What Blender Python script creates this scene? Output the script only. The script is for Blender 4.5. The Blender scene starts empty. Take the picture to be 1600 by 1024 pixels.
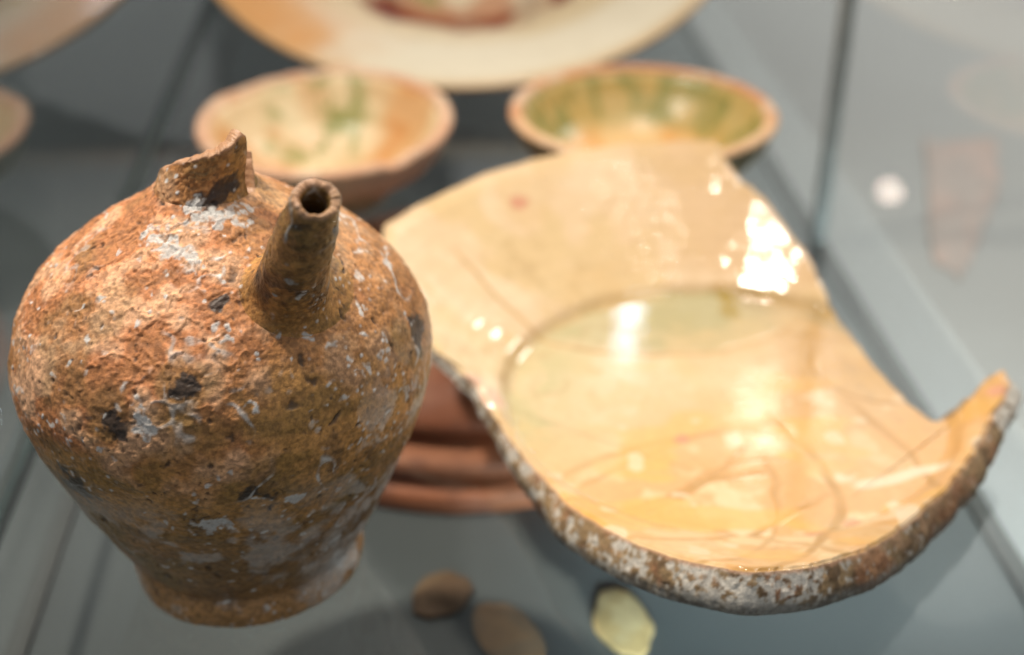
import bpy, bmesh, math
import numpy as np
from mathutils import Vector

# ------------------------------------------------------------------ scene, camera, light
scene = bpy.context.scene
COL = scene.collection
PI = math.pi
scene.view_settings.view_transform = 'Standard'
scene.view_settings.look = 'None'
scene.view_settings.gamma = 1.0
scene.view_settings.exposure = 0.10
scene.cycles.sample_clamp_indirect = 60.0

cam_d = bpy.data.cameras.new('camera')
cam = bpy.data.objects.new('camera', cam_d)
COL.objects.link(cam)
cam.location = (0, 0, 0.324)
cam.rotation_euler = (math.radians(60), 0, 0)
cam_d.sensor_width = 36.0
cam_d.lens = 2100.0 / 1600.0 * 36.0
cam_d.clip_start = 0.02
cam_d.clip_end = 60
cam_d.dof.use_dof = True
cam_d.dof.focus_distance = 0.396
cam_d.dof.aperture_fstop = 5.0
scene.camera = cam

world = bpy.data.worlds.new("World")
scene.world = world
world.use_nodes = True
bg = world.node_tree.nodes['Background']
bg.inputs[0].default_value = (0.86, 0.93, 1.0, 1)
bg.inputs[1].default_value = 0.30


def lamp(name, loc, target, size, power, color, sy=None, spread=180):
    d = bpy.data.lights.new(name, 'AREA')
    d.shape = 'DISK' if sy is None else 'RECTANGLE'
    d.size = size
    if sy is not None:
        d.size_y = sy
    d.energy = power
    d.color = color
    d.spread = math.radians(spread)
    o = bpy.data.objects.new(name, d)
    COL.objects.link(o)
    o.location = loc
    o.rotation_euler = (Vector(target) - Vector(loc)).to_track_quat('-Z', 'Y').to_euler()
    return o


FLOOR_Z = -0.072
WARM = (1.0, 0.885, 0.755)
lamp('display_or_fill_lamp', (0.085, 0.79, 1.03), (0.085, 0.5, 0.0), 0.085, 3.4, WARM, 0.025)
lamp('display_or_fill_lamp', (0.46, 0.42, 1.00), (0.02, 0.5, 0.0), 0.26, 2.2, WARM)
lamp('display_or_fill_lamp', (-0.44, 0.52, 0.92), (-0.07, 0.46, 0.03), 0.06, 1.5, WARM, spread=60)
lamp('display_or_fill_lamp', (0.04, 0.02, 1.15), (0.05, 0.45, 0.0), 0.20, 0.9, WARM)  # added front fill lamp; brightens the jug's front and lifts shadows
lamp('display_or_fill_lamp', (0.345, 1.63, 0.80), (0.05, 0.7, 0.0), 0.055, 0.08, WARM)
lamp('display_or_fill_lamp', (0.425, 1.65, 0.80), (0.05, 0.7, 0.0), 0.025, 0.016, WARM)
lamp('display_or_fill_lamp', (0.98, 1.62, 1.00), (0.42, 1.35, 0.0), 0.26, 2.7, (1.0, .93, .86), spread=110)
lamp('display_or_fill_lamp', (-0.18, 1.50, 0.371), (0.0, 0.7, 0.05), 0.024, 0.085, (1, .80, .66))
lamp('daylight_slot', (0.205, 1.76, 0.79), (0.05, 0.5, 0.0), 0.022, 0.14, (0.70, 0.83, 1.0), 0.05)
lamp('wall_fill_light', (1.3, 1.5, 2.4), (0.75, 2.6, 1.0), 0.5, 25, (.98, 1.0, .98), spread=75)  # added lamp; brightens the unseen back wall for the shelf's pale veil
lamp('under_shelf_fill', (0.17, 0.27, -0.010), (0.15, 0.55, FLOOR_Z), 0.26, 0.24, (.82, .97, 1.0), 0.008, spread=36)  # added fill lamp; lifts the shadows on the floor under the shelf

# ------------------------------------------------------------------ helpers
rng = np.random.default_rng(11)


def tag(o, label=None, cat=None, group=None, kind=None):
    if label: o['label'] = label
    if cat: o['category'] = cat
    if group: o['group'] = group
    if kind: o['kind'] = kind
    return o


def empty(name, loc=(0, 0, 0), rz=0.0):
    o = bpy.data.objects.new(name, None)
    o.empty_display_size = 0.02
    o.location = loc
    o.rotation_euler = (0, 0, rz)
    COL.objects.link(o)
    return o


def link(name, me, mats, parent=None):
    o = bpy.data.objects.new(name, me)
    COL.objects.link(o)
    for m in (mats if isinstance(mats, (list, tuple)) else [mats]):
        me.materials.append(m)
    if parent: o.parent = parent
    return o


def mesh_np(name, V, F, smooth=True, attrs=None, matidx=None):
    """V (n,3), F (m,4) quads (or tris); attrs: name -> (n,3) colour or (n,) float"""
    me = bpy.data.meshes.new(name)
    V = np.ascontiguousarray(V, np.float32)
    F = np.ascontiguousarray(F, np.int32)
    k = F.shape[1]
    me.vertices.add(len(V)); me.vertices.foreach_set('co', V.ravel())
    me.loops.add(F.size); me.loops.foreach_set('vertex_index', F.ravel())
    me.polygons.add(len(F))
    me.polygons.foreach_set('loop_start', np.arange(0, F.size, k, dtype=np.int32))
    me.polygons.foreach_set('loop_total', np.full(len(F), k, np.int32))
    if smooth: me.polygons.foreach_set('use_smooth', np.ones(len(F), bool))
    if matidx is not None: me.polygons.foreach_set('material_index', np.ascontiguousarray(matidx, np.int32))
    me.update(calc_edges=True)
    me.validate()
    for n, a in (attrs or {}).items():
        a = np.asarray(a, np.float32)
        if a.ndim == 2:
            at = me.attributes.new(n, 'FLOAT_COLOR', 'POINT')
            c = np.ones((len(a), 4), np.float32); c[:, :3] = a
            at.data.foreach_set('color', c.ravel())
        else:
            at = me.attributes.new(n, 'FLOAT', 'POINT')
            at.data.foreach_set('value', np.ascontiguousarray(a))
    return me


def grid_faces(nr, nc, wrap=True, flip=False):
    i = np.arange(nr - 1)[:, None]; j = np.arange(nc if wrap else nc - 1)[None, :]
    a = i * nc + j; b = i * nc + (j + 1) % nc
    F = np.stack([a, b, b + nc, a + nc], -1).reshape(-1, 4)
    return F[:, ::-1] if flip else F


def _hash(ix, iy, iz, seed):
    h = (ix * 374761393 + iy * 668265263 + iz * 2147483647 + seed * 1274126177) & 0xFFFFFFFF
    h = ((h ^ (h >> 13)) * 1274126177) & 0xFFFFFFFF
    h = ((h ^ (h >> 15)) * 2246822519) & 0xFFFFFFFF
    return ((h ^ (h >> 16)) & 0xFFFF) / 65535.0


def vnoise(P, s, seed=0):
    """smooth value noise, about 0..1, s = frequency"""
    Q = np.asarray(P, np.float64) * s + 1000.0
    I = np.floor(Q).astype(np.int64); f = Q - I
    f = f * f * f * (f * (f * 6 - 15) + 10)
    out = 0
    for dx in (0, 1):
        wx = f[:, 0] if dx else 1 - f[:, 0]
        for dy in (0, 1):
            wy = f[:, 1] if dy else 1 - f[:, 1]
            for dz in (0, 1):
                wz = f[:, 2] if dz else 1 - f[:, 2]
                out = out + wx * wy * wz * _hash(I[:, 0] + dx, I[:, 1] + dy, I[:, 2] + dz, seed)
    return out


def fbm(P, s, octv=4, seed=0, gain=0.5):
    a, t, r = 1.0, 0.0, 0.0
    for k in range(octv):
        r = r + a * vnoise(P, s * 2 ** k, seed + 17 * k); t += a; a *= gain
    return r / t


def cells(P, s, seed=0):
    """distance to the nearest random point of each cell, and a random per cell"""
    Q = np.asarray(P, np.float64) * s + 1000.0
    I = np.floor(Q).astype(np.int64)
    best = np.full(len(Q), 9.0); rid = np.zeros(len(Q))
    for dx in (-1, 0, 1):
        for dy in (-1, 0, 1):
            for dz in (-1, 0, 1):
                c = I + np.array([dx, dy, dz])
                p = c + np.stack([_hash(c[:, 0], c[:, 1], c[:, 2], seed + q) for q in (1, 2, 3)], -1)
                d = np.sqrt(((p - Q) ** 2).sum(1))
                m = d < best
                best[m] = d[m]; rid[m] = _hash(c[m, 0], c[m, 1], c[m, 2], seed + 7)
    return best, rid


def sstep(a, b, x):
    t = np.clip((x - a) / (b - a), 0, 1)
    return t * t * (3 - 2 * t)


def mixc(c, d, f):
    d = np.asarray(d, float)
    if d.ndim == 1: d = d[None, :]
    return c * (1 - f[:, None]) + d * f[:, None]


class NT:
    def __init__(self, name):
        self.m = bpy.data.materials.new(name); self.m.use_nodes = True
        self.t = self.m.node_tree; self.n = self.t.nodes
        self.n.clear()
        self.out = self.n.new('ShaderNodeOutputMaterial')

    def add(self, kind, **kw):
        n = self.n.new(kind)
        for k, v in kw.items():
            if k in n.inputs: n.inputs[k].default_value = v
            else: setattr(n, k, v)
        return n

    def l(self, a, b): self.t.links.new(a, b)


def attr_mat(name, rough=0.6, rough_attr=None, coat=0.0, coat_rough=0.05, bumps=((900, .3, .0006),), mottle=0.12, mscale=500, spec=0.5):
    """colour from the 'tint' attribute + fine noise, roughness optionally from an attribute"""
    q = NT(name)
    b = q.add('ShaderNodeBsdfPrincipled')
    b.inputs['Specular IOR Level'].default_value = spec
    a = q.add('ShaderNodeAttribute', attribute_name='tint')
    tc = q.add('ShaderNodeTexCoord')
    nz = q.add('ShaderNodeTexNoise'); nz.inputs['Scale'].default_value = mscale; nz.inputs['Detail'].default_value = 5
    q.l(tc.outputs['Object'], nz.inputs['Vector'])
    mr = q.add('ShaderNodeMapRange'); mr.inputs[1].default_value = .25; mr.inputs[2].default_value = .75
    mr.inputs[3].default_value = 1 - mottle; mr.inputs[4].default_value = 1 + mottle
    q.l(nz.outputs['Fac'], mr.inputs[0])
    mx = q.add('ShaderNodeVectorMath', operation='SCALE')
    q.l(a.outputs['Color'], mx.inputs[0]); q.l(mr.outputs[0], mx.inputs['Scale'])
    q.l(mx.outputs[0], b.inputs['Base Color'])
    if rough_attr:
        ra = q.add('ShaderNodeAttribute', attribute_name=rough_attr)
        q.l(ra.outputs['Fac'], b.inputs['Roughness'])
    else:
        b.inputs['Roughness'].default_value = rough
    b.inputs['Coat Weight'].default_value = coat
    b.inputs['Coat Roughness'].default_value = coat_rough
    b.inputs['Coat IOR'].default_value = 1.42
    prev = None
    for sc, st, ds in bumps:
        n2 = q.add('ShaderNodeTexNoise'); n2.inputs['Scale'].default_value = sc; n2.inputs['Detail'].default_value = 4
        q.l(tc.outputs['Object'], n2.inputs['Vector'])
        bp = q.add('ShaderNodeBump'); bp.inputs['Strength'].default_value = st; bp.inputs['Distance'].default_value = ds
        q.l(n2.outputs['Fac'], bp.inputs['Height'])
        if prev: q.l(prev.outputs[0], bp.inputs['Normal'])
        prev = bp
    if prev:
        q.l(prev.outputs[0], b.inputs['Normal'])
        q.l(prev.outputs[0], b.inputs['Coat Normal'])
    q.l(b.outputs[0], q.out.inputs[0])
    return q.m


def plain_mat(name, col, rough=0.6, var=0.15, scale=30, bump=0.0, metallic=0.0):
    q = NT(name)
    b = q.add('ShaderNodeBsdfPrincipled')
    tc = q.add('ShaderNodeTexCoord')
    nz = q.add('ShaderNodeTexNoise'); nz.inputs['Scale'].default_value = scale; nz.inputs['Detail'].default_value = 6
    q.l(tc.outputs['Object'], nz.inputs['Vector'])
    cr = q.add('ShaderNodeValToRGB')
    cr.color_ramp.elements[0].position = .3; cr.color_ramp.elements[1].position = .7
    cr.color_ramp.elements[0].color = tuple(c * (1 - var) for c in col) + (1,)
    cr.color_ramp.elements[1].color = tuple(min(1, c * (1 + var)) for c in col) + (1,)
    q.l(nz.outputs['Fac'], cr.inputs[0]); q.l(cr.outputs[0], b.inputs['Base Color'])
    b.inputs['Roughness'].default_value = rough; b.inputs['Metallic'].default_value = metallic
    if bump:
        bp = q.add('ShaderNodeBump'); bp.inputs['Strength'].default_value = bump; bp.inputs['Distance'].default_value = .001
        q.l(nz.outputs['Fac'], bp.inputs['Height']); q.l(bp.outputs[0], b.inputs['Normal'])
    q.l(b.outputs[0], q.out.inputs[0])
    return q.m


def glass_mat(name, tint, f0, f1, rough=0.0):
    """thin architectural glass: lets light through, mirrors more at a grazing view"""
    q = NT(name)
    tr = q.add('ShaderNodeBsdfTransparent'); tr.inputs[0].default_value = tint + (1,)
    gl = q.add('ShaderNodeBsdfGlossy'); gl.inputs['Roughness'].default_value = rough
    lw = q.add('ShaderNodeFresnel'); lw.inputs['IOR'].default_value = 1.5
    mr = q.add('ShaderNodeMapRange'); mr.inputs[1].default_value = .04; mr.inputs[2].default_value = .5
    mr.inputs[3].default_value = f0; mr.inputs[4].default_value = f1
    q.l(lw.outputs[0], mr.inputs[0])
    ge = q.add('ShaderNodeNewGeometry')          # the far face of a pane only lets through
    iv = q.add('ShaderNodeMath', operation='SUBTRACT'); iv.inputs[0].default_value = 1.0
    q.l(ge.outputs['Backfacing'], iv.inputs[1])
    mu = q.add('ShaderNodeMath', operation='MULTIPLY')
    q.l(mr.outputs[0], mu.inputs[0]); q.l(iv.outputs[0], mu.inputs[1])
    mx = q.add('ShaderNodeMixShader')
    q.l(mu.outputs[0], mx.inputs[0]); q.l(tr.outputs[0], mx.inputs[1]); q.l(gl.outputs[0], mx.inputs[2])
    q.l(mx.outputs[0], q.out.inputs[0])
    return q.m


def box(bm, x0, x1, y0, y1, z0, z1, M=None):
    vs = [bm.verts.new((x, y, z)) for z in (z0, z1) for y in (y0, y1) for x in (x0, x1)]
    for f in ((0, 2, 3, 1), (4, 5, 7, 6), (0, 1, 5, 4), (2, 6, 7, 3), (0, 4, 6, 2), (1, 3, 7, 5)):
        bm.faces.new([vs[i] for i in f])
    return vs


def box_obj(name, dims, m, parent=None, bevel=0.0):
    bm = bmesh.new(); box(bm, *dims)
    if bevel:
        bmesh.ops.bevel(bm, geom=bm.edges[:], offset=bevel, segments=2, affect='EDGES', profile=.5)
    me = bpy.data.meshes.new(name); bm.to_mesh(me); bm.free()
    return link(name, me, m, parent)


def spline(zk, rk, z):
    zk = np.asarray(zk, float); r = np.asarray(rk, float); n = len(zk); h = np.diff(zk)
    A = np.zeros((n, n)); b = np.zeros(n); A[0, 0] = A[-1, -1] = 1
    for i in range(1, n - 1):
        A[i, i - 1] = h[i - 1]; A[i, i] = 2 * (h[i - 1] + h[i]); A[i, i + 1] = h[i]
        b[i] = 3 * ((r[i + 1] - r[i]) / h[i] - (r[i] - r[i - 1]) / h[i - 1])
    c = np.linalg.solve(A, b); i = np.clip(np.searchsorted(zk, z) - 1, 0, n - 2); d = z - zk[i]
    bb = (r[i + 1] - r[i]) / h[i] - h[i] * (2 * c[i] + c[i + 1]) / 3; dd = (c[i + 1] - c[i]) / (3 * h[i])
    return r[i] + bb * d + c[i] * d ** 2 + dd * d ** 3


# ------------------------------------------------------------------ the display case
FLOOR_Z = -0.072
YAW = math.atan(0.0714)          # the case stands a little turned to the camera

floor_m = plain_mat('case_floor_paint', (0.085, 0.098, 0.10), 0.5, .10, 5)
pale_m = plain_mat('pale_floor_paint', (0.40, 0.40, 0.395), 0.6, .03, 4)


def floor_sheet(name, q, m):
    bm_ = bmesh.new()
    lo_ = [bm_.verts.new((x, y, FLOOR_Z - .02)) for x, y in q]; hi_ = [bm_.verts.new((x, y, FLOOR_Z)) for x, y in q]
    bm_.faces.new(lo_[::-1]); bm_.faces.new(hi_)
    for i_ in range(4): bm_.faces.new((lo_[i_], lo_[(i_ + 1) % 4], hi_[(i_ + 1) % 4], hi_[i_]))
    me_ = bpy.data.meshes.new(name); bm_.to_mesh(me_); bm_.free()
    return tag(link(name, me_, m), kind='structure')


fx = lambda y: 0.2585 - 0.0714 * y
floor_sheet('case_floor', [(-1.6, -.6), (fx(-.6), -.6), (fx(2.6), 2.6), (-1.6, 2.6)], floor_m)
floor_sheet('gallery_floor', [(fx(-.6), -.6), (2.2, -.6), (2.2, 2.6), (fx(2.6), 2.6)], pale_m)

gallery_m = plain_mat('pale_reflected_wall', (0.55, 0.55, 0.53), 0.8, .04, 3)
dark_m = plain_mat('dark_reflected_wall', (0.10, 0.10, 0.095), 0.8, .06, 3)  # unseen wall: dark and pale parts are set for the shelf's reflections
tag(box_obj('back_wall', (-1.6, -0.12, 2.6, 2.65, FLOOR_Z, 3.2), dark_m), kind='structure')
tag(box_obj('back_wall', (-0.12, 2.2, 2.6, 2.65, FLOOR_Z, 3.2), gallery_m), kind='structure')

side_glass = glass_mat('side_glass', (0.97, 0.985, 0.98), 0.05, 0.95)
side_glass_r = glass_mat('right_side_glass', (0.97, 0.985, 0.98), 0.05, 0.45)
seal_m = plain_mat('bottom_seal_rubber', (0.05, 0.052, 0.05), 0.6, .1, 60)
joint_m = plain_mat('joint_rubber', (0.34, 0.35, 0.34), 0.5, .1, 60)


def side_case(label, x_at0, m, joint_y, out):
    t = empty('glass_side_wall', (x_at0, 0, FLOOR_Z), YAW)
    tag(t, label, 'glass wall', 'glass side walls of the display case')
    s = 1 if out > 0 else -1
    th = 0.006
    xs = sorted((0.0, s * th))
    # y runs along the wall in local space
    yj = joint_y
    box_obj('glass_pane', (xs[0], xs[1], -0.1, yj - .006, 0.001, 0.75), m, t)
    box_obj('glass_pane', (xs[0], xs[1], yj + .006, 2.0, 0.001, 0.75), m, t)
    box_obj('joint_strip', (xs[0] - .0005, xs[1] + .0005, yj - .0058, yj + .0058, 0.001, 0.75), joint_m, t)
    box_obj('bottom_seal', (xs[0] - .0015, xs[1] + .0015, -0.1, 2.0, 0.0, 0.0009 + .002), seal_m, t)
    return t


side_case('clear glass wall on the right with a dark vertical joint, beside the broken dish', 0.256, side_glass_r, 0.80, 1)
side_case('dark reflecting glass wall on the left, behind the spouted jug', -0.1725, side_glass, 1.75, -1)

# glass shelf on which the pottery stands
shelf_m = glass_mat('shelf_glass', (0.978, 0.986, 0.985), 0.06, 0.52)
edge_m = plain_mat('shelf_edge_glass', (0.035, 0.05, 0.048), 0.2, .2, 40)
shelf = empty('glass_shelf', (0, 0, 0), 0)
tag(shelf, 'clear glass shelf carrying the jug, the broken dish and the bowls', 'shelf')
xl = lambda y: -0.1715 - 0.0714 * y
xr = lambda y: 0.2515 - 0.0714 * y
y0, y1 = 0.20, 1.75
bm = bmesh.new()
lo = [bm.verts.new(p) for p in ((xl(y0) + .004, y0, -.006), (xr(y0), y0, -.006), (xr(y1), y1, -.006), (xl(y1) + .004, y1, -.006))]
hi = [bm.verts.new((v.co.x, v.co.y, 0.0)) for v in lo]
bm.faces.new(hi); bm.faces.new(lo[::-1])
for i in range(4): bm.faces.new((lo[i], lo[(i + 1) % 4], hi[(i + 1) % 4], hi[i]))
bm.normal_update()
me = bpy.data.meshes.new('shelf_pane'); bm.to_mesh(me); bm.free()
link('shelf_pane', me, shelf_m, shelf)
bm = bmesh.new()
vs = [bm.verts.new(p) for p in ((xl(y0) + .0005, y0, -.007), (xl(y0) + .0038, y0, -.007), (xl(y1) + .0038, y1, -.007), (xl(y1) + .0005, y1, -.007))]
v2 = [bm.verts.new((v.co.x, v.co.y, 0.0012)) for v in vs]
bm.faces.new(v2); bm.faces.new(vs[::-1])
for i in range(4): bm.faces.new((vs[i], vs[(i + 1) % 4], v2[(i + 1) % 4], v2[i]))
me = bpy.data.meshes.new('edge_strip'); bm.to_mesh(me); bm.free()
link('edge_strip', me, edge_m, shelf)

# ------------------------------------------------------------------ the spouted jug
JX, JY = -0.0968, 0.391
jug = empty('clay_jug', (JX, JY, 0))
tag(jug, 'weathered brown clay jug with a short spout and a broken neck, white crust', 'jug')
zk = [0.0135, .03, .05, .07, .09, .105, .12, .132, .142, .150]
rk = [.0405, .0487, .0575, .0652, .0692, .0670, .0582, .0440, .0280, .016]

STAINS_W = [  # white crust: centre on the jug, radius
    ((-.0128, -.0207, .1434), .0050), ((-.0110, -.0245, .1425), .0040), ((-.008, -.0275, .141), .0045), ((-.0022, -.0317, .1392), .0045), ((.0005, -.0345, .1375), .003),
    ((.0004, -.0151, .1483), .006), ((.006, -.017, .147), .006), ((.0115, -.016, .146), .005),
    ((.057, -.0335, .1066), .0032), ((.0531, -.0393, .1066), .0025), ((.063, -.0284, .091), .0045),
    ((-.0102, -.0659, .1056), .0046), ((-.011, -.0672, .1015), .0035), ((.0192, -.0625, .1078), .0022),
    ((.0042, -.063, .0645), .0055), ((.008, -.0625, .060), .004), ((.0298, -.0585, .0722), .004), ((.026, -.0425, .1225), .005), ((.024, -.046, .1195), .004)]
STAINS_D = [((.0655, -.0125, .1045), .0052), ((.0662, -.0150, .1000), .0035), ((.0029, -.012, .150), .006), ((.0060, -.0120, .1535), .005),
            ((-.0203, -.0641, .1033), .0035), ((-.018, -.0665, .1010), .003), ((.0020, -.0613, .1147), .0033), ((.004, -.0618, .1140), .0028), ((-.035, -.049, .112), .0026),
            ((.0265, -.0325, .1325), .006), ((.031, -.033, .1325), .005), ((-.037, -.050, .074), .007), ((-.03, -.052, .071), .006), ((.0185, -.0641, .0777), .004), ((.013, -.0415, .131), .003)]


def jug_paint(P, dark_bias=None, olive_bias=0.0):
    """colours, roughness and relief of the jug's surface at points P (jug coordinates)"""
    n = len(P); z = P[:, 2]
    warp = np.stack([fbm(P, 160, 3, s) for s in (3, 5, 9)], -1) - .5
    Pw = P + warp * .010
    big = fbm(P, 26, 4, 21); mid = fbm(P, 90, 4, 33); fine = fbm(P, 420, 3, 41)
    strat = fbm(P * np.array([1, 1, 3.2]), 60, 3, 55)
    clay = np.tile(np.array([0.50, 0.182, 0.066]), (n, 1))
    clay = mixc(clay, (0.62, 0.34, 0.19), sstep(.44, .64, mid))
    clay = mixc(clay, (0.36, 0.15, 0.055), sstep(.55, .35, mid) * .8)
    ochre = np.tile(np.array([0.42, 0.205, 0.058]), (n, 1))
    ochre = mixc(ochre, (0.27, 0.142, 0.036), sstep(.42, .62, strat) * .8)
    ochre = mixc(ochre, (0.14, 0.07, 0.028), sstep(.58, .72, mid) * .6)
    th = np.arctan2(P[:, 1], P[:, 0])                     # -pi/2 faces the camera
    flank = sstep(-1.4, -0.8, th) * sstep(1.2, .6, th)     # the smoother glazed right flank
    g = sstep(.114, .088, z + (big - .5) * .075 + (mid - .5) * .02)    # glaze survives lower down
    g = np.clip(np.maximum(g, flank * sstep(.30, .55, mid + .12) * .55) + olive_bias, 0, 1)
    col = mixc(clay, ochre, g)
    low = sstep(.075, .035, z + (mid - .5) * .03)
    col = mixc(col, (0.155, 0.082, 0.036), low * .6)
    footm = sstep(.016, .010, z + (fine - .5) * .004)
    col = mixc(col, (0.40, 0.20, 0.07), footm * (.5 + .5 * mid))
    col = mixc(col, (0.17, 0.125, 0.04), sstep(.60, .72, fbm(P, 48, 3, 61)) * .38)         # olive tinge
    micro = fbm(P, 850, 3, 43); flake = 1 - np.abs(2 * fbm(Pw, 130, 4, 47) - 1)
    fl = sstep(.80, .97, flake) * (1 - .8 * g) * (1 - .8 * flank) * sstep(.35, .6, fbm(P, 22, 3, 49) + .12)
    col = mixc(col, (0.66, 0.35, 0.18), fl * .45 * sstep(.45, .6, mid))
    col = col * (0.74 + .58 * sstep(.3, .7, micro))[:, None]
    h = fl * .00045 + (micro - .5) * .00036 * (1 - .4 * g) + (big - .5) * .0022 + (mid - .5) * .0014 + (fine - .5) * .0007 * (1 - .5 * g) + (strat - .5) * .0007
    rough = .72 - .30 * g
    # dark pits and specks
    d, rid = cells(Pw, 150, 70)
    pit = sstep(.30, .12, d) * (rid > .72)
    d2, rid2 = cells(Pw, 330, 80)
    spk = sstep(.40, .16, d2 * (.7 + rid2 * .6)) * (rid2 > .66) * sstep(.38, .55, fbm(P, 40, 2, 83))
    col = mixc(col, (0.045, 0.026, 0.016), np.clip(pit * .8 + spk * .75, 0, 1)); h -= pit * .0006 + spk * .0002
    dk = np.zeros(n)
    for c, r in STAINS_D:
        q = np.sqrt(((Pw - np.array(c)) ** 2).sum(1)) / r
        dk = np.maximum(dk, sstep(1.25, .75, q + (fine - .5) * 1.3))
    if dark_bias is not None: dk = np.maximum(dk, dark_bias)
    patch = sstep(.66, .73, fbm(Pw, 36, 4, 91)) * sstep(.11, .08, z)
    dk = np.maximum(dk, patch * .8)
    col = mixc(col, (0.028, 0.02, 0.017), dk * .92); rough = rough * (1 - .3 * dk)
    # white crust: named patches, flecks, and worm-like trails
    wh = np.zeros(n)
    for c, r in STAINS_W:
        q = np.sqrt(((Pw - np.array(c)) ** 2).sum(1)) / (r * .78)
        wh = np.maximum(wh, sstep(1.15, .7, q + (fine - .5) * 1.8))
    a1 = fbm(P, 70, 3, 101); a2 = fbm(P, 30, 2, 107)
    wh = np.maximum(wh, sstep(.035, .008, np.abs(a1 - .5)) * sstep(.62, .72, fbm(P, 55, 2, 113)) * (.4 + .6 * sstep(-1.9, -.9, th)))
    d4, rid4 = cells(P, 430, 125)
    wh = np.maximum(wh, sstep(.40, .2, d4) * (rid4 > .80) * sstep(.46, .58, fbm(P, 33, 3, 127)))
    d3, rid3 = cells(Pw, 260, 120)
    wh = np.maximum(wh, sstep(.42, .2, d3) * (rid3 > .80) * sstep(.40, .58, a2 + .08 * sstep(-2, -.8, th)))
    film = sstep(.50, .66, fbm(Pw, 60, 4, 131)) * sstep(.085, .05, z) * .38 + sstep(.50, .62, fbm(Pw, 75, 4, 135)) * sstep(-1.1, -.5, th) * sstep(1, .5, th) * sstep(.11, .08, z) * .6
    wh = wh * (.25 + .75 * sstep(.36, .56, micro * .5 + fbm(P, 350, 2, 141) * .5 + wh * .06))
    wcol = np.tile(np.array([0.70, 0.67, 0.64]), (n, 1)) * (.8 + .5 * (fine - .3))[:, None]
    col = mixc(col, wcol, np.clip(np.maximum(wh * .92, film), 0, 1))
    h += wh * .00010
    rough = np.clip(rough + .3 * wh, .25, .95)
    return np.clip(col, .005, .9), rough, h


jug_m = attr_mat('weathered_clay', rough_attr='gloss', bumps=((700, .35, .0008), (2200, .3, .0004)), mottle=.16, mscale=1500)

NA = 900
az = np.linspace(0, 2 * PI, NA, endpoint=False)


def jug_surface(name, z, r, na=NA, cap_top=None):
    a = np.linspace(0, 2 * PI, na, endpoint=False)
    dr = np.gradient(r); dz = np.gradient(z); L = np.hypot(dr, dz) + 1e-12
    nx, nz = dz / L, -dr / L
    P = np.stack([r[:, None] * np.cos(a), r[:, None] * np.sin(a), np.repeat(z[:, None], na, 1)], -1).reshape(-1, 3)
    N = np.stack([nx[:, None] * np.cos(a), nx[:, None] * np.sin(a), np.repeat(nz[:, None], na, 1)], -1).reshape(-1, 3)
    col, rough, h = jug_paint(P)
    return P + N * h[:, None], grid_faces(len(z), na), col, rough


# body: even steps along the profile
zz = np.linspace(zk[0], zk[-1], 1500); rr = spline(zk, rk, zz)
s = np.r_[0, np.cumsum(np.hypot(np.diff(zz), np.diff(rr)))]
u = np.linspace(0, s[-1], 440)
zb = np.interp(u, s, zz); rb = np.interp(u, s, rr)
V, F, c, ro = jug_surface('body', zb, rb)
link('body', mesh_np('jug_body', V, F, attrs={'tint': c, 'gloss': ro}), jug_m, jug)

# foot
fz = np.array([.0, .0, .0012, .004, .0075, .0105, .0125, .0145, .017]); fr = np.array([.030, .0385, .0406, .0417, .0420, .0414, .0409, .0403, .040])
fs = np.r_[0, np.cumsum(np.hypot(np.diff(fz), np.diff(fr)))]
u = np.linspace(0, fs[-1], 90)
V, F, c, ro = jug_surface('foot', np.interp(u, fs, fz), np.interp(u, fs, fr))
V[:, 2] = np.maximum(V[:, 2], 0.0003)
foot = link('foot', mesh_np('jug_foot', V, F, attrs={'tint': c, 'gloss': ro}), jug_m, jug)

# broken neck: rim height runs with the azimuth
azk = np.radians([-180, -160, -135, -110, -80, -60, -46, -36, -31, -28, -25, -18, -5, 10, 25, 45, 65, 90, 120, 150, 180])
htk = np.array([.1540, .1580, .1618, .1638, .1656, .1672, .1690, .1702, .1692, .162, .1505, .1475, .150, .1560, .1590, .1580, .1545, .152, .151, .152, .1530])
na = 500
a = np.linspace(-PI, PI, na, endpoint=False)
ht = np.interp(a, azk, htk)
ringP = np.stack([np.cos(a), np.sin(a), np.zeros(na)], -1)
ht = ht + (fbm(ringP * .016, 260, 4, 7) - .5) * .0022
base_z = .1375
nv = 90; vv = np.linspace(0, 1, nv)
z_out = base_z + (ht - base_z)[None, :] * vv[:, None]
zr = [.130, .1375, .141, .144, .147, .150, .156, .165, .175]; rrn = [.046, .0350, .0275, .0218, .0180, .0157, .0139, .0130, .0122]
r_out = np.interp(z_out, zr, rrn)
nl = 10; lip = np.linspace(0, PI, nl + 2)[1:-1]
thick = .0046
r_top = np.interp(ht, zr, rrn)
lipR = r_top[None, :] - thick / 2 * (1 - np.cos(lip))[:, None]; lipZ = ht[None, :] + (.0009 * np.sin(lip))[:, None]
ni = 30; vi = np.linspace(0, 1, ni)
z_in = ht[None, :] + (.1300 - ht)[None, :] * vi[:, None]
r_in = np.interp(z_in, zr, rrn) - thick; r_in = np.minimum(r_in, .0135)
Rg = np.concatenate([r_out, lipR, r_in]); Zg = np.concatenate([z_out, lipZ, z_in])
P = np.stack([Rg * np.cos(a), Rg * np.sin(a), Zg], -1).reshape(-1, 3)
c, ro, h = jug_paint(P, olive_bias=.45)
row = np.repeat(np.arange(Rg.shape[0]), na)
ed = ((row >= nv - 2) & (row < nv + nl + 1)).astype(float)
c = mixc(c, (0.42, 0.22, 0.12), ed * .8)
c = mixc(c, (0.05, 0.03, 0.02), ((row > nv + nl + 4).astype(float)) * .6)  # neck's hollow darkened in the colour, as shade inside the hole
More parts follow.
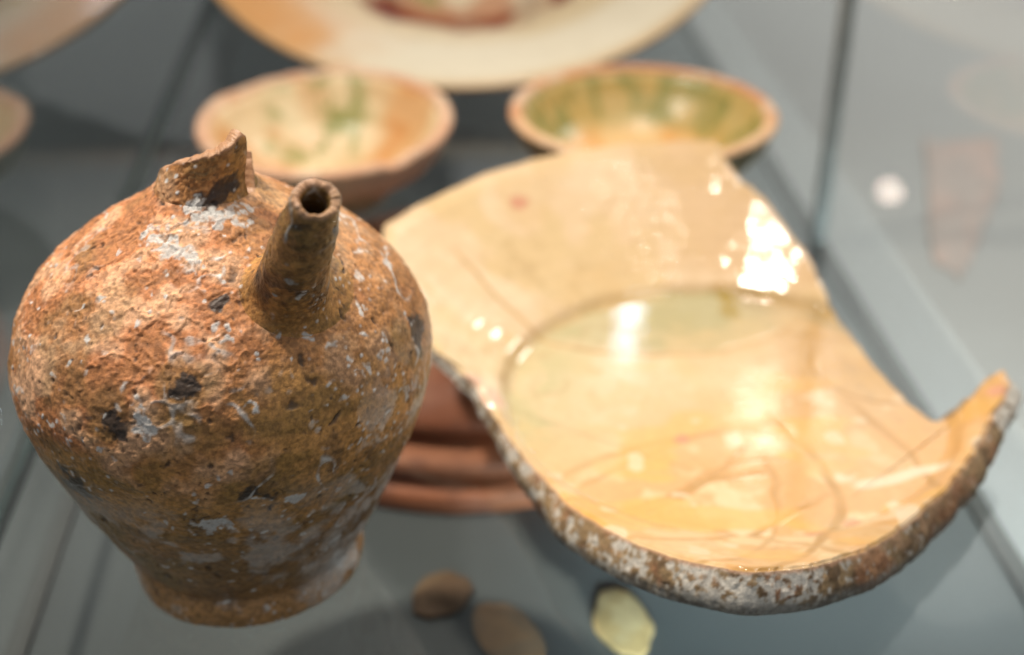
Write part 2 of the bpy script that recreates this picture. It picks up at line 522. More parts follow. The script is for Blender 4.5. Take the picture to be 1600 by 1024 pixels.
Nr = np.stack([np.cos(np.tile(a, Rg.shape[0])), np.sin(np.tile(a, Rg.shape[0])), np.zeros(len(P))], -1)
P = P + Nr * (h * np.where(row < nv + nl // 2, 1, -.6))[:, None]
P[:, 0] += .0045 * sstep(.149, .170, P[:, 2])
link('neck', mesh_np('jug_neck', P, grid_faces(Rg.shape[0], na), attrs={'tint': c, 'gloss': ro}), jug_m, jug)

# spout
B = np.array([0.0285, -0.034, 0.1285]); T = np.array([-.0513 - JX, .3225 - JY, .1770])
ax = T - B; SL = np.linalg.norm(ax); ax /= SL
e1 = np.cross(ax, [0, 0, 1.0]); e1 /= np.linalg.norm(e1); e2 = np.cross(ax, e1)
sk = np.array([-.010, -.004, .0, .0035, .0075, .013, .022, .030, .040, SL - .006, SL - .0018, SL - .0004, SL, SL - .0005, SL - .003, SL - .015, SL - .035])
rs = np.array([.0300, .0220, .0172, .0138, .0118, .0106, .0097, .0090, .0082, .0071, .0066, .0060, .0051, .0042, .0035, .0033, .0032])
dd = np.r_[0, np.cumsum(np.hypot(np.diff(sk), np.diff(rs)))]
u = np.linspace(0, dd[-1], 300); S = np.interp(u, dd, sk); Rr = np.interp(u, dd, rs)
k = np.hanning(19); k /= k.sum(); Rr[9:-9] = np.convolve(Rr, k, 'valid'); S[9:-9] = np.convolve(S, k, 'valid')
na = 420; a = np.linspace(0, 2 * PI, na, endpoint=False)
wob = 1 + .03 * np.sin(2 * a + 1)
Nv = (np.cos(a)[:, None] * e1 + np.sin(a)[:, None] * e2)
tipn = (fbm(np.stack([np.cos(a), np.sin(a), 0 * a], -1), 2.6, 4, 211) - .5) * .0022
P = (B + (S[:, None] + sstep(.90, 1.0, S / SL)[:, None] * tipn[None, :])[:, :, None] * ax + (Rr[:, None] * wob)[:, :, None] * Nv[None]).reshape(-1, 3)
row = np.repeat(np.arange(len(S)), na); inner = u[row] > dd[12]
tq = S[row] / SL
mm = fbm(P, 130, 4, 201)
c, ro, h = jug_paint(P, dark_bias=sstep(.14, .22, tq) * sstep(.52, .34, tq) * sstep(.44, .56, mm) * .95 * (~inner), olive_bias=.62)
c = c * (1 - .30 * (~inner) * sstep(.05, .16, tq) * (.5 + sstep(.4, .6, fbm(P, 300, 3, 207))))[:, None]
lipm = sstep(.955, .995, tq)
c = mixc(c, (0.56, 0.31, 0.18), np.clip(lipm * 1.1 * (mm + .2), 0, 1) * (u[row] < dd[13] + .0006))
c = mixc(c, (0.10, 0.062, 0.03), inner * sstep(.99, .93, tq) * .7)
P = P + np.tile(Nv, (len(S), 1)) * (h * np.where(inner, -.5, 1.0))[:, None]
link('spout', mesh_np('jug_spout', P, grid_faces(len(S), na, flip=True), attrs={'tint': c, 'gloss': ro}), jug_m, jug)

# ------------------------------------------------------------------ the broken dish
DX, DY = .088, .4666
OUT = [(-0.1456, 0.0808), (-0.1325, 0.1012), (-0.1183, 0.1187), (-0.1004, 0.1363), (-0.0785, 0.1513), (-0.0559, 0.1621), (-0.0297, 0.1696), (-0.0035, 0.1725), (0.0152, 0.1718), (0.0184, 0.1636), (0.0215, 0.1558), (0.028, 0.148), (0.0362, 0.1369), (0.0431, 0.1242), (0.0499, 0.1113), (0.0545, 0.097), (0.0566, 0.0857), (0.058, 0.0743), (0.062, 0.064), (0.0664, 0.0446), (0.0706, 0.0208), (0.075, 0.0056), (0.0795, -0.0076), (0.0834, -0.0144), (0.0911, -0.0117), (0.0992, -0.0078), (0.1058, -0.0014), (0.1114, 0.0045), (0.1153, 0.0039), (0.1138, -0.0043), (0.1074, -0.0171), (0.0993, -0.0292), (0.0883, -0.046), (0.0797, -0.0576), (0.0684, -0.0721), (0.0548, -0.0877), (0.0385, -0.1056), (0.0237, -0.1204), (0.0078, -0.1341), (-0.0084, -0.1427), (-0.0234, -0.1373), (-0.0364, -0.1278), (-0.0494, -0.1118), (-0.0591, -0.0961), (-0.0674, -0.082), (-0.0761, -0.0611), (-0.0855, -0.0406), (-0.0944, -0.0197), (-0.1024, -0.0028), (-0.1118, 0.0062), (-0.1199, 0.0128), (-0.1286, 0.0271), (-0.1371, 0.0432), (-0.1426, 0.061), (-0.1455, 0.0717)]
OUT = np.array(OUT)
SC = np.array([0.029, -0.0745])


def dish_h(r):
    r = np.asarray(r, float)
    well = .0185 + .0016 * (np.minimum(r, .092) / .092) ** 2
    w = np.maximum(r - .092, 0)
    return well + .0031 * sstep(.0880, .0950, r) + .46 * w + 0.9 * w * w


dish = empty('broken_dish', (DX, DY, 0))
tag(dish, 'large broken cream glazed dish with incised leaf lines and a crusted brown edge', 'dish')

# outline resampled by angle about an inner point
NB = 1400
d = np.linalg.norm(np.diff(np.vstack([OUT, OUT[:1]]), axis=0), axis=1); s = np.r_[0, np.cumsum(d)]
u = np.linspace(0, s[-1], NB, endpoint=False)
oc = np.vstack([OUT, OUT[:1]])
bx = np.interp(u, s, oc[:, 0]); by = np.interp(u, s, oc[:, 1])
k = np.hanning(13); k /= k.sum()
sm = lambda v: np.convolve(np.r_[v[-6:], v, v[:6]], k, 'valid')
bx, by = sm(bx), sm(by)
outl = np.stack([bx, by], -1)
k2 = np.hanning(121); k2 /= k2.sum()
sm2 = lambda v: np.convolve(np.r_[v[-60:], v, v[:60]], k2, 'valid')
fw = (sstep(-.075, -.10, by))[:, None]
outl = outl * (1 - fw) + np.stack([sm2(bx), sm2(by)], -1) * fw
bx, by = outl[:, 0], outl[:, 1]
rout = np.hypot(bx, by)
is_rim = ((np.arctan2(by, bx) > math.radians(82)) & (rout > .160)).astype(float)
is_rim = np.clip(sm(sm(is_rim)), 0, 1)
# ragged fracture
tn = np.roll(outl, -1, 0) - np.roll(outl, 1, 0); tn /= np.linalg.norm(tn, axis=1)[:, None]
on = np.stack([-tn[:, 1], tn[:, 0]], -1)
on *= np.sign(((outl - SC) * on).sum(1))[:, None]
p3 = np.c_[outl, np.zeros(NB)]
rag = (fbm(p3, 140, 4, 301) - .5) * .0028 * (1 - is_rim) + (fbm(p3, 60, 2, 305) - .5) * .0020 * (.4 + .6 * (1 - is_rim))
outl = outl + on * rag[:, None]

front = sstep(.02, -.10, outl[:, 1]) * (1 - is_rim)        # the thick broken lower edge


def dish_paint(P):
    X, Y = P[:, 0], P[:, 1]; r = np.hypot(X, Y); n = len(P)
    P2 = np.c_[X, Y, np.zeros(n)]
    w1 = (fbm(P2, 28, 3, 311) - .5); w2 = (fbm(P2, 28, 3, 317) - .5)
    Xw, Yw = X + w1 * .012, Y + w2 * .012
    big = fbm(P2, 16, 3, 321); mid = fbm(P2, 60, 4, 331); fine = fbm(P2, 260, 3, 341)
    cream = np.tile(np.array([0.67, 0.485, 0.30]), (n, 1))
    cream = mixc(cream, (0.70, 0.53, 0.345), sstep(.45, .68, mid))
    cream = mixc(cream, (0.60, 0.43, 0.215), sstep(.52, .32, fbm(P2 * np.array([1, 1, 1]), 34, 3, 351)) * .7)
    # warm orange towards the front and the tip
    o = sstep(.055, -.085, Y - X * .42 + (big - .5) * .10)
    col = mixc(cream, (0.64, 0.35, 0.135), o * .9)
    col = mixc(col, (0.76, 0.55, 0.32), o * sstep(.5, .66, mid) * .8)
    col = mixc(col, (0.66, 0.34, 0.10), sstep(.05, .085, X) * sstep(.09, -.02, Y) * .55)
    # rim band a touch paler
    col = mixc(col, (0.74, 0.52, 0.31), sstep(.160, .168, r) * .7)
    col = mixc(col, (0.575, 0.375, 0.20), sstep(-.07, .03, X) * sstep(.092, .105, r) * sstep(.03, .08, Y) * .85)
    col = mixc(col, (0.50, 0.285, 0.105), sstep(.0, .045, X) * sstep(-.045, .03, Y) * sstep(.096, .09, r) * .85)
    # the pale green leaf inside the well at the back
    leaf = sstep(.093, .086, np.hypot(Xw * 1.0, Yw)) * sstep(.108, .086, np.hypot(Xw + .03 + w2 * .02, Yw - .137 + w1 * .03)) * (.70 + .6 * sstep(.3, .6, fbm(P2 * np.array([1, 1.8, 1]), 40, 4, 353)))
    col = mixc(col, (0.36, 0.305, 0.135), np.clip(leaf, 0, 1) * .85)
    lg = sstep(.086, .0915, r) * sstep(.094, .0915, r)
    left = sstep(-.03, -.08, X) * sstep(.0935, .090, r) * sstep(-.10, -.02, Y)
    col = mixc(col, (0.45, 0.38, 0.19), left * .75 * (.6 + .6 * sstep(.35, .6, mid)))
    # incised lines: petals from circle arcs (cx, cy, radius, width, strength, limits)
    line = np.zeros(n)

    def arc(cx, cy, R, wd, st, x0=-1, x1=1, ya=-1, yb=1):
        nonlocal line
        q = np.abs(np.hypot(Xw - cx, Yw - cy) - R)
        m = sstep(wd * 2.1, wd * .5, q) * sstep(x0 - .006, x0 + .006, Xw) * sstep(x1 + .006, x1 - .006, Xw) * sstep(ya - .006, ya + .006, Yw) * sstep(yb + .006, yb - .006, Yw)
        line = np.maximum(line, m * st * (.55 + .9 * (mid - .25)))
    arc(0, 0, .0915, .0016, .85, x0=.005, ya=.0)
    arc(0, 0, .0915, .0022, .30, x1=.005, ya=-.03)
    arc(-.030, .137, .100, .0011, .65, yb=.08)
    arc(.005, -.125, .104, .0012, .75, x1=.02, ya=-.06)
    arc(.035, -.135, .122, .0010, .55, x1=.03, ya=-.06)
    arc(.030, -.165, .118, .0013, .75, x1=.01, ya=-.12)
    arc(-.105, .045, .135, .0011, .75, x0=-.06, x1=.01, yb=-.03)
    arc(-.100, .075, .190, .0011, .7, x0=-.05, x1=.03, yb=-.05)
    arc(-.055, -.060, .088, .0014, .85, x0=-.04, yb=-.01)
    arc(-.075, -.060, .088, .0010, .6, x0=-.04, yb=-.04)
    arc(-.020, -.055, .088, .0012, .75, x0=.02, yb=.0)
    arc(.075, .030, .035, .0010, .7, yb=.05)
    arc(.010, -.020, .083, .0011, .5, x0=.04, ya=-.01, yb=.09)
    arc(-.05, -.16, .085, .0012, .6, ya=-.13)
    arc(.02, -.10, .060, .0010, .5, x1=.02, ya=-.09)
    col = mixc(col, (0.40, 0.205, 0.045), np.clip(line * 1.15, 0, 1) * .95)
    # ochre wash beside the lines
    col = mixc(col, (0.72, 0.40, 0.11), sstep(.55, .7, fbm(P2 * np.array([1, 2.2, 1]), 30, 3, 361)) * o * .75)
    # brown band along the back edge of the well
    well_band = sstep(.010, .004, np.abs(r - .0905 + .002)) * sstep(.012, .022, X) * sstep(.02, .05, Y)
    col = mixc(col, (0.36, 0.25, 0.11), well_band * sstep(.25, .6, mid + .18) * .80)
    st = sstep(.0042, .0018, np.abs(X - .0125 + (mid - .5) * .006)) * sstep(.066, .074, Y) * sstep(.096, .090, r)
    col = mixc(col, (0.33, 0.21, 0.025), st * .85)
    edge2 = sstep(.016, .004, np.abs(X - .072 - .1 * (.03 - np.minimum(Y, .09)) + (mid - .5) * .02)) * sstep(.0, .03, Y) * sstep(.09, .07, Y)
    col = mixc(col, (0.52, 0.30, 0.08), edge2 * .55)
    # crazing and stains
    cz, _r = cells(np.c_[Xw, Yw, np.zeros(n)] + (fine[:, None] - .5) * .003, 120, 385)
    col = mixc(col, (0.42, 0.27, 0.12), sstep(.62, .80, cz) * .30 * sstep(.40, .6, big))
    col = mixc(col, (0.60, 0.40, 0.19), sstep(.56, .70, fbm(P2, 24, 5, 387)) * .45)
    # small chips: pink clay showing
    for (qx, qy, q, cc) in ((-.083, .121, .0042, (.55, .24, .15)), (-.022, -.026, .0035, (.55, .25, .15)), (.022, -.094, .0032, (.60, .27, .15)), (.035, -.083, .0032, (.6, .3, .16)), (-.098, -.006, .0055, (.66, .38, .27)), (-.105, .002, .004, (.7, .42, .3)), (.1085, -.008, .005, (.66, .33, .22)), (-.055, .118, .004, (.74, .52, .33))):
        qq = np.hypot(Xw - qx, Yw - qy) / q
        col = mixc(col, cc, sstep(1.2, .6, qq + (fine - .5) * 1.2) * .85)
    # white lime streaks
    ws = sstep(.005, .002, np.abs((Yw + .052) - .22 * (Xw - .058))) * sstep(.038, .044, Xw) * sstep(.082, .076, Xw)
    ws = np.maximum(ws, sstep(.70, .76, fbm(P2, 75, 3, 371)) * .8 * o)
    col = mixc(col, (0.78, 0.62, 0.44), ws * .8)
    d, rid = cells(P2, 170, 380)
    col = mixc(col, (0.45, 0.25, 0.10), sstep(.26, .1, d) * (rid > .86) * .4)
    wl = sstep(.09, .10, r)
    h = (mid - .5) * (.00004 + .00045 * wl) + (fbm(P2, 130, 2, 391) - .5) * (.00002 + .00024 * wl) + (big - .5) * (.0003 + .0004 * wl) + wl * .00006 * np.sin(r * 2 * PI / .0075 + 3 * big) - line * .00008
    return np.clip(col, .01, .95), h


glaze_m = attr_mat('cream_glaze', rough=.38, spec=.10, coat=1.0, coat_rough=.062, bumps=((120, .05, .0003), (420, .04, .00012)), mottle=.05, mscale=260)
crust_m = attr_mat('crusted_edge', rough=.85, bumps=((500, .35, .001), (1500, .4, .0006)), mottle=.25, mscale=700)
under_m = attr_mat('unglazed_underside', rough=.8, bumps=((400, .4, .001),), mottle=.2, mscale=300)

NS = 330
ss = np.linspace(0, 1, NS) ** .8
XY = SC[None, None] + (outl - SC)[None] * ss[:, None, None]
P = np.concatenate([XY, np.zeros((NS, NB, 1))], -1).reshape(-1, 3)
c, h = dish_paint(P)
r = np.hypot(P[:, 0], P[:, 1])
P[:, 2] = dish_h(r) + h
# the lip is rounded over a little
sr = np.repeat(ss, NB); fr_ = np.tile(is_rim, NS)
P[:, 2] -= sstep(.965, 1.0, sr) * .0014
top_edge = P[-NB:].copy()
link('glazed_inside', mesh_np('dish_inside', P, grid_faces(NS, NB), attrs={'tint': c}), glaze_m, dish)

# fracture face from the inside edge down and out to the underside
NEd = 26
v = np.linspace(0, 1, NEd)
tipw = sstep(.06, .085, outl[:, 0]) * sstep(.006, -.004, outl[:, 1])
th = .0058 + .0080 * front
flare = .0010 + .0042 * np.maximum(front, 1.2 * tipw)
E = []
for q in v:
    xy = outl + on * (flare * math.sin(q * PI * .62) * (1 - .2 * is_rim))[:, None]
    z = top_edge[:, 2] - th * q
    E.append(np.c_[xy, z])
E = np.array(E)
under_edge = E[-1].copy()
Pf = E.reshape(-1, 3)
fa = fbm(Pf, 180, 4, 401); fb = fbm(Pf, 520, 3, 411); fc = fbm(Pf, 55, 3, 421)
q = np.repeat(v, NB)
disp = ((fa - .5) * .0008 + (fb - .5) * .0006 + (np.floor(fc * 9) / 9 - fc) * .004) * np.sin(np.clip(q * 1.05, 0, 1) * PI)
Pf = Pf + np.c_[np.tile(on, (NEd, 1)), np.full(len(Pf), .35)] * disp[:, None]
n = len(Pf)
c = np.tile(np.array([0.29, 0.19, 0.095]), (n, 1))
c = mixc(c, (0.14, 0.085, 0.042), sstep(.50, .66, fa))
c = mixc(c, (0.42, 0.25, 0.14), sstep(.42, .60, fbm(Pf, 110, 3, 437)) * sstep(.5, .2, q + (fc - .5) * .4) * .7)
c = mixc(c, (0.36, 0.15, 0.07), sstep(.58, .70, fbm(Pf, 70, 3, 431)) * .5)
xy = np.tile(outl, (NEd, 1))
whz = sstep(.06, -.0, np.abs(xy[:, 0] + .015)) * sstep(-.06, -.11, xy[:, 1])
whz = np.maximum(whz, sstep(-.07, -.085, xy[:, 0]) * sstep(-.07, -.03, xy[:, 1]) * .8)
whz = np.maximum(whz, sstep(.095, .105, xy[:, 0]))
c = mixc(c, (0.60, 0.56, 0.50), sstep(.60, .40, fb + (fa - .5) * .6 + .22 - .36 * whz + (fc - .5) * .5) * .9)
c = mixc(c, (0.12, 0.115, 0.10), sstep(.55, .8, q + (fc - .5) * .3) * np.tile(front, NEd) * .75)
c = mixc(c, (0.60, 0.34, 0.20), sstep(.10, .0, q + (fb - .5) * .12) * .9)
rimm = np.tile(is_rim, NEd)
c = mixc(c, (0.66, 0.44, 0.24), rimm * .9)
link('fracture_edge', mesh_np('dish_fracture', Pf, grid_faces(NEd, NB), attrs={'tint': c}), crust_m, dish)

NS2 = 60
ss2 = np.linspace(1, 0, NS2)
ue = under_edge[:, :2]
XY = SC[None, None] + (ue - SC)[None] * ss2[:, None, None]
P = np.concatenate([XY, np.zeros((NS2, NB, 1))], -1)
r = np.hypot(P[..., 0], P[..., 1])
zu = np.maximum(dish_h(r) - .0072, .005)
ring = sstep(.050, .053, r) * sstep(.064, .061, r)
zu = zu * (1 - ring) + .0006 * ring
wgt = sstep(.80, 1.0, ss2)[:, None]
off = under_edge[:, 2] - dish_h(np.hypot(ue[:, 0], ue[:, 1]))
P[..., 2] = zu * (1 - wgt) + (dish_h(r) + np.minimum(off, -.004)[None, :]) * wgt
P[0, :, 2] = under_edge[:, 2]
P = P.reshape(-1, 3)
c = mixc(np.tile(np.array([0.17, 0.155, 0.13]), (len(P), 1)), (0.10, 0.09, 0.075), sstep(.4, .65, fbm(P, 60, 4, 441)))
link('underside', mesh_np('dish_underside', P, grid_faces(NS2, NB), attrs={'tint': c}), under_m, dish)

# ------------------------------------------------------------------ the two bowls behind
bowl_m = attr_mat('bowl_glaze', rough=.42, coat=.25, coat_rough=.22, bumps=((160, .12, .0008),), mottle=.07, mscale=200)
bowlout_m = attr_mat('bowl_clay', rough=.75, bumps=((300, .3, .001),), mottle=.12, mscale=200)


def bowl(label, cx, cy, R, H, chips, seed, kind):
    t = empty('glazed_bowl', (cx, cy, 0))
    tag(t, label, 'bowl', 'small glazed bowls behind the jug and dish')
    na = 360; a = np.linspace(-PI, PI, na, endpoint=False)
    ringP = np.stack([np.cos(a), np.sin(a), np.zeros(na)], -1)
    rim_z = np.full(na, H) + (fbm(ringP, 2.2, 3, seed) - .5) * .0018 + (.0045 * np.sin(a) if kind == 'left' else 0)
    for (ac, wd, dp) in chips:
        dd_ = np.abs((a - math.radians(ac) + PI) % (2 * PI) - PI)
        rim_z = rim_z - dp * sstep(math.radians(wd), math.radians(wd * .4), dd_) * (.6 + .8 * fbm(ringP, 14, 3, seed + 3))
    tk = .0055
    # outside: foot, then a rounded flaring wall
    zo = np.array([.0005, .0005, .004, .009, .014, .024, .034, .043, 1.0 * H - .003]); ro_ = np.array([.40, .445, .45, .46, .62, .82, .925, .975, 1.0]) * R
    zi = np.array([.011, .0115, .013, .018, .026, .036, .044, H - .003]); ri = np.array([0.004, .25, .45, .62, .765, .875, .94, .975]) * R - .0062
    no = 50
    fo = np.linspace(0, 1, no)
    Zo = np.interp(fo, np.linspace(0, 1, len(zo)), zo)
    Ro = np.interp(fo, np.linspace(0, 1, len(ro_)), ro_)
    Zo2 = Zo[:, None] * np.ones(na) ; Ro2 = Ro[:, None] * np.ones(na)
    # pull upper rows to the local rim height
    kz = sstep(.02, H - .003, Zo)[:, None]
    Zo2 = Zo2 + kz * (rim_z - H)[None, :]
    P = np.stack([Ro2 * np.cos(a), Ro2 * np.sin(a), Zo2], -1).reshape(-1, 3)
    f1 = fbm(P, 45, 4, seed + 9); f2 = fbm(P, 18, 3, seed + 11)
    if kind == 'left':
        c = mixc(np.tile(np.array([0.44, 0.40, 0.27]), (len(P), 1)), (0.44, 0.36, 0.28), sstep(.0, .045, P[:, 0] + (f2 - .5) * .05))
        c = mixc(c, (0.27, 0.25, 0.13), sstep(.5, .65, f1) * .6)
    else:
        c = mixc(np.tile(np.array([0.30, 0.25, 0.15]), (len(P), 1)), (0.17, 0.15, 0.08), sstep(.4, .6, f1))
    link('outer_wall', mesh_np('bowl_outside', P, grid_faces(no, na), attrs={'tint': c}), bowlout_m, t)
    # rim roll
    nl = 16; lp = np.linspace(0, PI, nl)
    r0, r1 = R, ri[-1]
    Rr_ = (r0 + r1) / 2 + (r0 - r1) / 2 * np.cos(lp); Zr = .003 * np.sin(lp)
    P = np.stack([Rr_[:, None] * np.cos(a), Rr_[:, None] * np.sin(a), (rim_z - .003)[None, :] + Zr[:, None]], -1).reshape(-1, 3)
    f1 = fbm(P, 60, 4, seed + 21)
    c = np.tile(np.array([0.60, 0.34, 0.21] if kind == 'left' else [0.58, 0.27, 0.13]), (len(P), 1))
    c = mixc(c, (0.68, 0.48, 0.33), sstep(.45, .65, f1) * .8)
    if kind == 'right':
        c = mixc(c, (0.70, 0.46, 0.26), sstep(0, -.03, P[:, 1]) * .7)
    link('rim', mesh_np('bowl_rim', P, grid_faces(nl, na), attrs={'tint': c}), bowlout_m, t)
    ni = 70; fi = np.linspace(1, 0, ni)
    Zi = np.interp(fi, np.linspace(0, 1, len(zi)), zi); Ri = np.interp(fi, np.linspace(0, 1, len(ri)), ri)
    kz = sstep(.02, H - .003, Zi)[:, None]
    Z2 = Zi[:, None] + kz * (rim_z - H)[None, :]
    P = np.stack([Ri[:, None] * np.cos(a), Ri[:, None] * np.sin(a), Z2], -1).reshape(-1, 3)
    ang = np.arctan2(P[:, 1], P[:, 0]); rr_ = np.hypot(P[:, 0], P[:, 1]) / R
    Pn = np.stack([np.cos(ang), np.sin(ang), rr_ * .22], -1)
    f1 = .55 * fbm(Pn, 7.5, 4, seed + 31) + .45 * fbm(P * np.array([1, 1, .6]), 95, 3, seed + 47); f2 = fbm(P, 28, 3, seed + 37); f3 = fbm(P, 80, 3, seed + 41)
    if kind == 'left':
        c = np.tile(np.array([0.66, 0.38, 0.17]), (len(P), 1))
        c = mixc(c, (0.74, 0.56, 0.33), sstep(.45, .62, f2))
        c = mixc(c, (0.60, 0.26, 0.07), sstep(.55, .42, fbm(P, 35, 3, seed + 43)) * .7)
        mid_ = sstep(.030, .004, np.abs(P[:, 0] + .006 + (f2 - .5) * .05 + (f3 - .5) * .02))
        c = mixc(c, (0.78, 0.66, 0.42), sstep(.034, .006, np.abs(P[:, 0] + .004 + (f2 - .5) * .06)) * .8)
        c = mixc(c, (0.20, 0.23, 0.035), mid_ * sstep(.44, .58, f3 * .6 + f1 * .4) * .85)
    else:
        c = np.tile(np.array([0.70, 0.36, 0.10]), (len(P), 1))
        c = mixc(c, (0.75, 0.52, 0.24), sstep(.45, .6, f2) * .8)
        g = sstep(.45, .58, f1) * sstep(.56, .72, rr_ + (f3 - .5) * .25) * sstep(1.0, .9, rr_)
        c = mixc(c, (0.42, 0.33, 0.10), sstep(.52, .68, rr_) * .75)
        c = mixc(c, (0.21, 0.22, 0.045), g * .78)
    link('glazed_inside', mesh_np('bowl_inside', P, grid_faces(ni, na), attrs={'tint': c}), bowl_m, t)
    return t


bowl('small chipped bowl with green streaks inside, standing behind the jug neck', -.105, .713, .072, .050, ((-50, 9, .0022), (128, 34, .0022), (100, 7, .002)), 500, 'left')
bowl('small round bowl with green drips under its orange rim, behind the broken dish', .0747, .7255, .0765, .050, (), 600, 'right')

# ------------------------------------------------------------------ the large plate leaning at the back
plate = empty('large_plate', (-.0356, 1.0282, .1034))
tag(plate, 'large cream plate with brown and green painted motif, leaning at the back', 'plate')
plate.rotation_euler = (math.radians(24), 0, 0)
PR = .205
plate_m = attr_mat('plate_glaze', rough=.35, coat=.6, coat_rough=.08, bumps=((60, .12, .002),), mottle=.05, mscale=120)
na = 420; a = np.linspace(0, 2 * PI, na, endpoint=False)
rp = np.array([.001, .03, .06, .09, .112, .122, .135, .16, .185, .198, .203, .2052]); zp = np.array([-.032, -.032, -.0318, -.031, -.029, -.024, -.018, -.0105, -.004, -.0005, .0008, -.0005])
n_ = 130; f_ = np.linspace(0, 1, n_)
sl = np.r_[0, np.cumsum(np.hypot(np.diff(rp), np.diff(zp)))] ; sl /= sl[-1]
Rg = np.interp(f_, sl, rp); Zg = np.interp(f_, sl, zp)
P = np.stack([Rg[:, None] * np.cos(a), Rg[:, None] * np.sin(a), np.repeat(Zg[:, None], na, 1)], -1).reshape(-1, 3)
r = np.hypot(P[:, 0], P[:, 1]); f1 = fbm(P, 14, 3, 701); f2 = fbm(P, 40, 4, 703)
c = np.tile(np.array([0.74, 0.60, 0.40]), (len(P), 1))
c = mixc(c, (0.66, 0.50, 0.28), sstep(.48, .66, f1) * .6)
c = mixc(c, (0.82, 0.74, 0.58), sstep(.14, .155, r) * sstep(.202, .19, r) * .7)
c = mixc(c, (0.68, 0.30, 0.07), sstep(-.03, -.13, P[:, 0] + (f2 - .5) * .07) * sstep(.10, .18, r) * .9)
c = mixc(c, (0.66, 0.40, 0.18), sstep(.198, .204, r) * .7)
ell = np.hypot((P[:, 0] - .0) / .076, (P[:, 1] + .052 + (f2 - .5) * .015) / .066)
c = mixc(c, (0.29, 0.115, 0.055), sstep(.30, .10, np.abs(ell - .92)) * sstep(-.045, -.075, P[:, 1]) * (.45 + .8 * sstep(.4, .6, f2)))
c = mixc(c, (0.52, 0.22, 0.10), sstep(.95, .7, ell) * sstep(.42, .6, f2) * .8)
c = mixc(c, (0.30, 0.32, 0.10), sstep(.7, .5, ell) * sstep(.5, .62, fbm(P, 34, 3, 709)) * .8)
link('painted_face', mesh_np('plate_face', P, grid_faces(n_, na), attrs={'tint': c}), plate_m, plate)
rp = np.array([.2052, .2050, .200, .185, .16, .135, .118, .095, .092, .080, .076, .074, .001]); zp = np.array([-.0005, -.0035, -.0055, -.0095, -.016, -.024, -.034, -.0385, -.0455, -.0455, -.0385, -.0375, -.0375])
P = np.stack([rp[:, None] * np.cos(a), rp[:, None] * np.sin(a), np.repeat(zp[:, None], na, 1)], -1).reshape(-1, 3)
f2 = fbm(P, 40, 4, 713)
c = mixc(np.tile(np.array([0.46, 0.28, 0.15]), (len(P), 1)), (0.38, 0.20, 0.10), sstep(.4, .6, f2))
link('underside', mesh_np('plate_back', P, grid_faces(len(rp), na), attrs={'tint': c}), bowlout_m, plate)

# acrylic easel that carries the plate
acryl = glass_mat('clear_acrylic', (0.95, 0.96, 0.96), 0.04, 0.4)
easel = empty('plate_easel', (-.0356, 0, 0))
tag(easel, 'clear acrylic easel holding up the large plate at the back', 'stand')
for sx in (-.05, .05):
    bm = bmesh.new()
    yb, zb_ = 0.842, 0.0
    prof = [(.836, .0), (.836, .024), (.8405, .024), (.8405, .0125), (.872, .0125), (1.145, .1345), (1.145, .0)]
    A = [bm.verts.new((sx - .002, y, z)) for y, z in prof]; Bv = [bm.verts.new((sx + .002, y, z)) for y, z in prof]
    bm.faces.new(A[::-1]); bm.faces.new(Bv)
    for i in range(len(prof)):
        j = (i + 1) % len(prof); bm.faces.new((A[i], A[j], Bv[j], Bv[i]))
    bmesh.ops.recalc_face_normals(bm, faces=bm.faces[:])
    me = bpy.data.meshes.new('easel_side'); bm.to_mesh(me); bm.free()
    link('easel_side', me, acryl, easel)

# added flat slab outside the right glass wall, standing in for a pink reflection
def flat_reflection(name, label, pts, z0, th, col, col2, seed):
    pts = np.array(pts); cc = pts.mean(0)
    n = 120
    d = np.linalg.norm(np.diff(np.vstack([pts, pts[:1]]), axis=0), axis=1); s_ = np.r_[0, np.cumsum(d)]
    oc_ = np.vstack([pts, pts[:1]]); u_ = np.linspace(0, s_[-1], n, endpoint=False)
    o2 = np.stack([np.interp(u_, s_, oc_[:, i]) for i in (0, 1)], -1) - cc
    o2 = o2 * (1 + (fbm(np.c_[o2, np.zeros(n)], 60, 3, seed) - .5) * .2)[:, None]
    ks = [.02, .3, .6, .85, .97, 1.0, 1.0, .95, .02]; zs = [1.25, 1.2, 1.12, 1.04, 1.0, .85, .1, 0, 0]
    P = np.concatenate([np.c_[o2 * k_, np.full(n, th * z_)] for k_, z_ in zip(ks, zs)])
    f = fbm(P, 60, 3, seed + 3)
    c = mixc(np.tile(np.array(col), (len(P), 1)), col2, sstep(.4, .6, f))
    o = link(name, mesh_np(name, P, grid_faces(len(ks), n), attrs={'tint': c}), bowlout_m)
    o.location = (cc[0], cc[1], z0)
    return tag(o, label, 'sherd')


flat_reflection('pink_reflection', 'pale pink triangular reflection, shaped as a flat slab beyond the right glass wall', [(0.3187, 0.9695), (0.3771, 0.9826), (0.3483, 0.8797), (0.2794, 0.7394), (0.2722, 0.779)], FLOOR_Z, .002, (.56, .43, .385), (.49, .42, .39), 960)

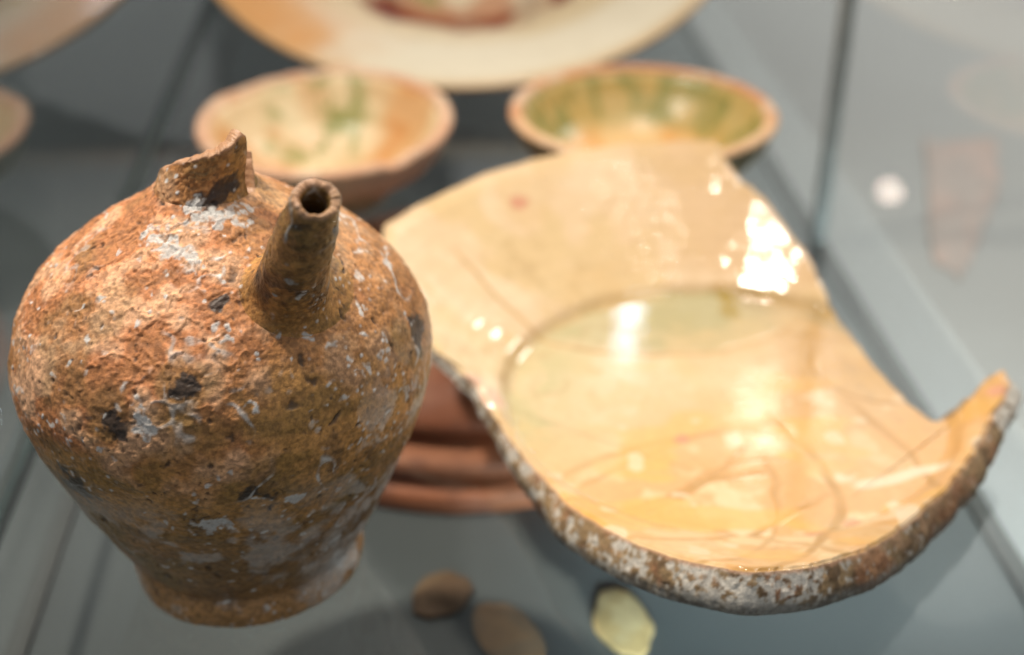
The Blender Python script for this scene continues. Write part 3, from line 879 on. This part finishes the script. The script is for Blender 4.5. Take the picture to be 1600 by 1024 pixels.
# ------------------------------------------------------------------ below the shelf
terra_m = attr_mat('red_terracotta', rough=.62, bumps=((300, .25, .001),), mottle=.10, mscale=150)
tx, ty = -.0258, .5064 + .132
rp = np.array([.004, .05, .085, .100, .110, .1165, .1185, .1150, .1030, .1030, .1180, .1270, .1285, .1270, .1140, .1135, .1265, .1310, .1320, .1305, .120])
zp = np.array([.0600, .0595, .0575, .0545, .0500, .0440, .0395, .0360, .0335, .0305, .0290, .0270, .0230, .0185, .0165, .0145, .0130, .0110, .0060, .0, .0])
sl = np.r_[0, np.cumsum(np.hypot(np.diff(rp), np.diff(zp)))]
u = np.linspace(0, sl[-1], 180)
Rg = np.interp(u, sl, rp); Zg = np.interp(u, sl, zp)
k = np.hanning(7); k /= k.sum()
Rg[3:-3] = np.convolve(Rg, k, 'valid'); Zg[3:-3] = np.convolve(Zg, k, 'valid')
na = 300; a = np.linspace(0, 2 * PI, na, endpoint=False)
P = np.stack([Rg[:, None] * np.cos(a), Rg[:, None] * np.sin(a), np.repeat(Zg[:, None], na, 1)], -1).reshape(-1, 3)
f2 = fbm(P, 40, 4, 803); f1 = fbm(P * np.array([1, 1, 6]), 20, 3, 805)
c = mixc(np.tile(np.array([0.38, 0.12, 0.046]), (len(P), 1)), (0.29, 0.085, 0.034), sstep(.4, .62, f1))
c = mixc(c, (0.40, 0.165, 0.085), sstep(.5, .68, f2) * .6)
c = mixc(c, (0.20, 0.07, 0.035), sstep(.60, .70, fbm(P, 120, 3, 811)) * .6)
o = link('terracotta_dish', mesh_np('terracotta_dish', P, grid_faces(len(u), na, flip=True), attrs={'tint': c}), terra_m)
o.location = (tx, ty, FLOOR_Z)
tag(o, 'red terracotta dish with stepped rings, upside down below the glass shelf', 'dish')


def small_sherd(label, x, y, rx, ry, hgt, rz, col, col2, seed):
    na, nr = 48, 12
    a = np.linspace(0, 2 * PI, na, endpoint=False)
    e = 1 + .18 * (fbm(np.stack([np.cos(a), np.sin(a), 0 * a], -1), 1.6, 3, seed) - .5) * 2
    s_ = np.r_[np.linspace(0.02, 1, nr), [1.02, .98, .5, .02]]
    hgt = hgt * .6
    z_ = np.r_[hgt * (1 - .45 * np.linspace(0, 1, nr) ** 2), [hgt * .35, .0, .0, .0]]
    P = np.stack([s_[:, None] * e * rx * np.cos(a), s_[:, None] * e * ry * np.sin(a), np.repeat(z_[:, None], na, 1)], -1).reshape(-1, 3)
    f = fbm(P, 90, 3, seed + 5)
    c = mixc(np.tile(np.array(col), (len(P), 1)), col2, sstep(.42, .6, f))
    o = link('pottery_sherd', mesh_np('pottery_sherd', P, grid_faces(len(s_), na), attrs={'tint': c}), bowlout_m)
    o.location = (x, y, FLOOR_Z); o.rotation_euler = (0, 0, rz)
    tag(o, label, 'sherd', 'small sherds below the glass shelf')
    return o


small_sherd('oval yellow sherd below the shelf, in front of the broken dish', .047, .432, .012, .021, .008, .25, (.46, .34, .15), (.50, .40, .21), 900)
small_sherd('orange brown sherd below the shelf, left of the yellow oval one', -.001, .424, .012, .022, .007, .5, (.34, .21, .11), (.29, .20, .12), 910)
small_sherd('dark brown sherd below the shelf, just right of the jug foot', -.031, .450, .012, .015, .008, -.5, (.13, .075, .04), (.17, .105, .055), 920)
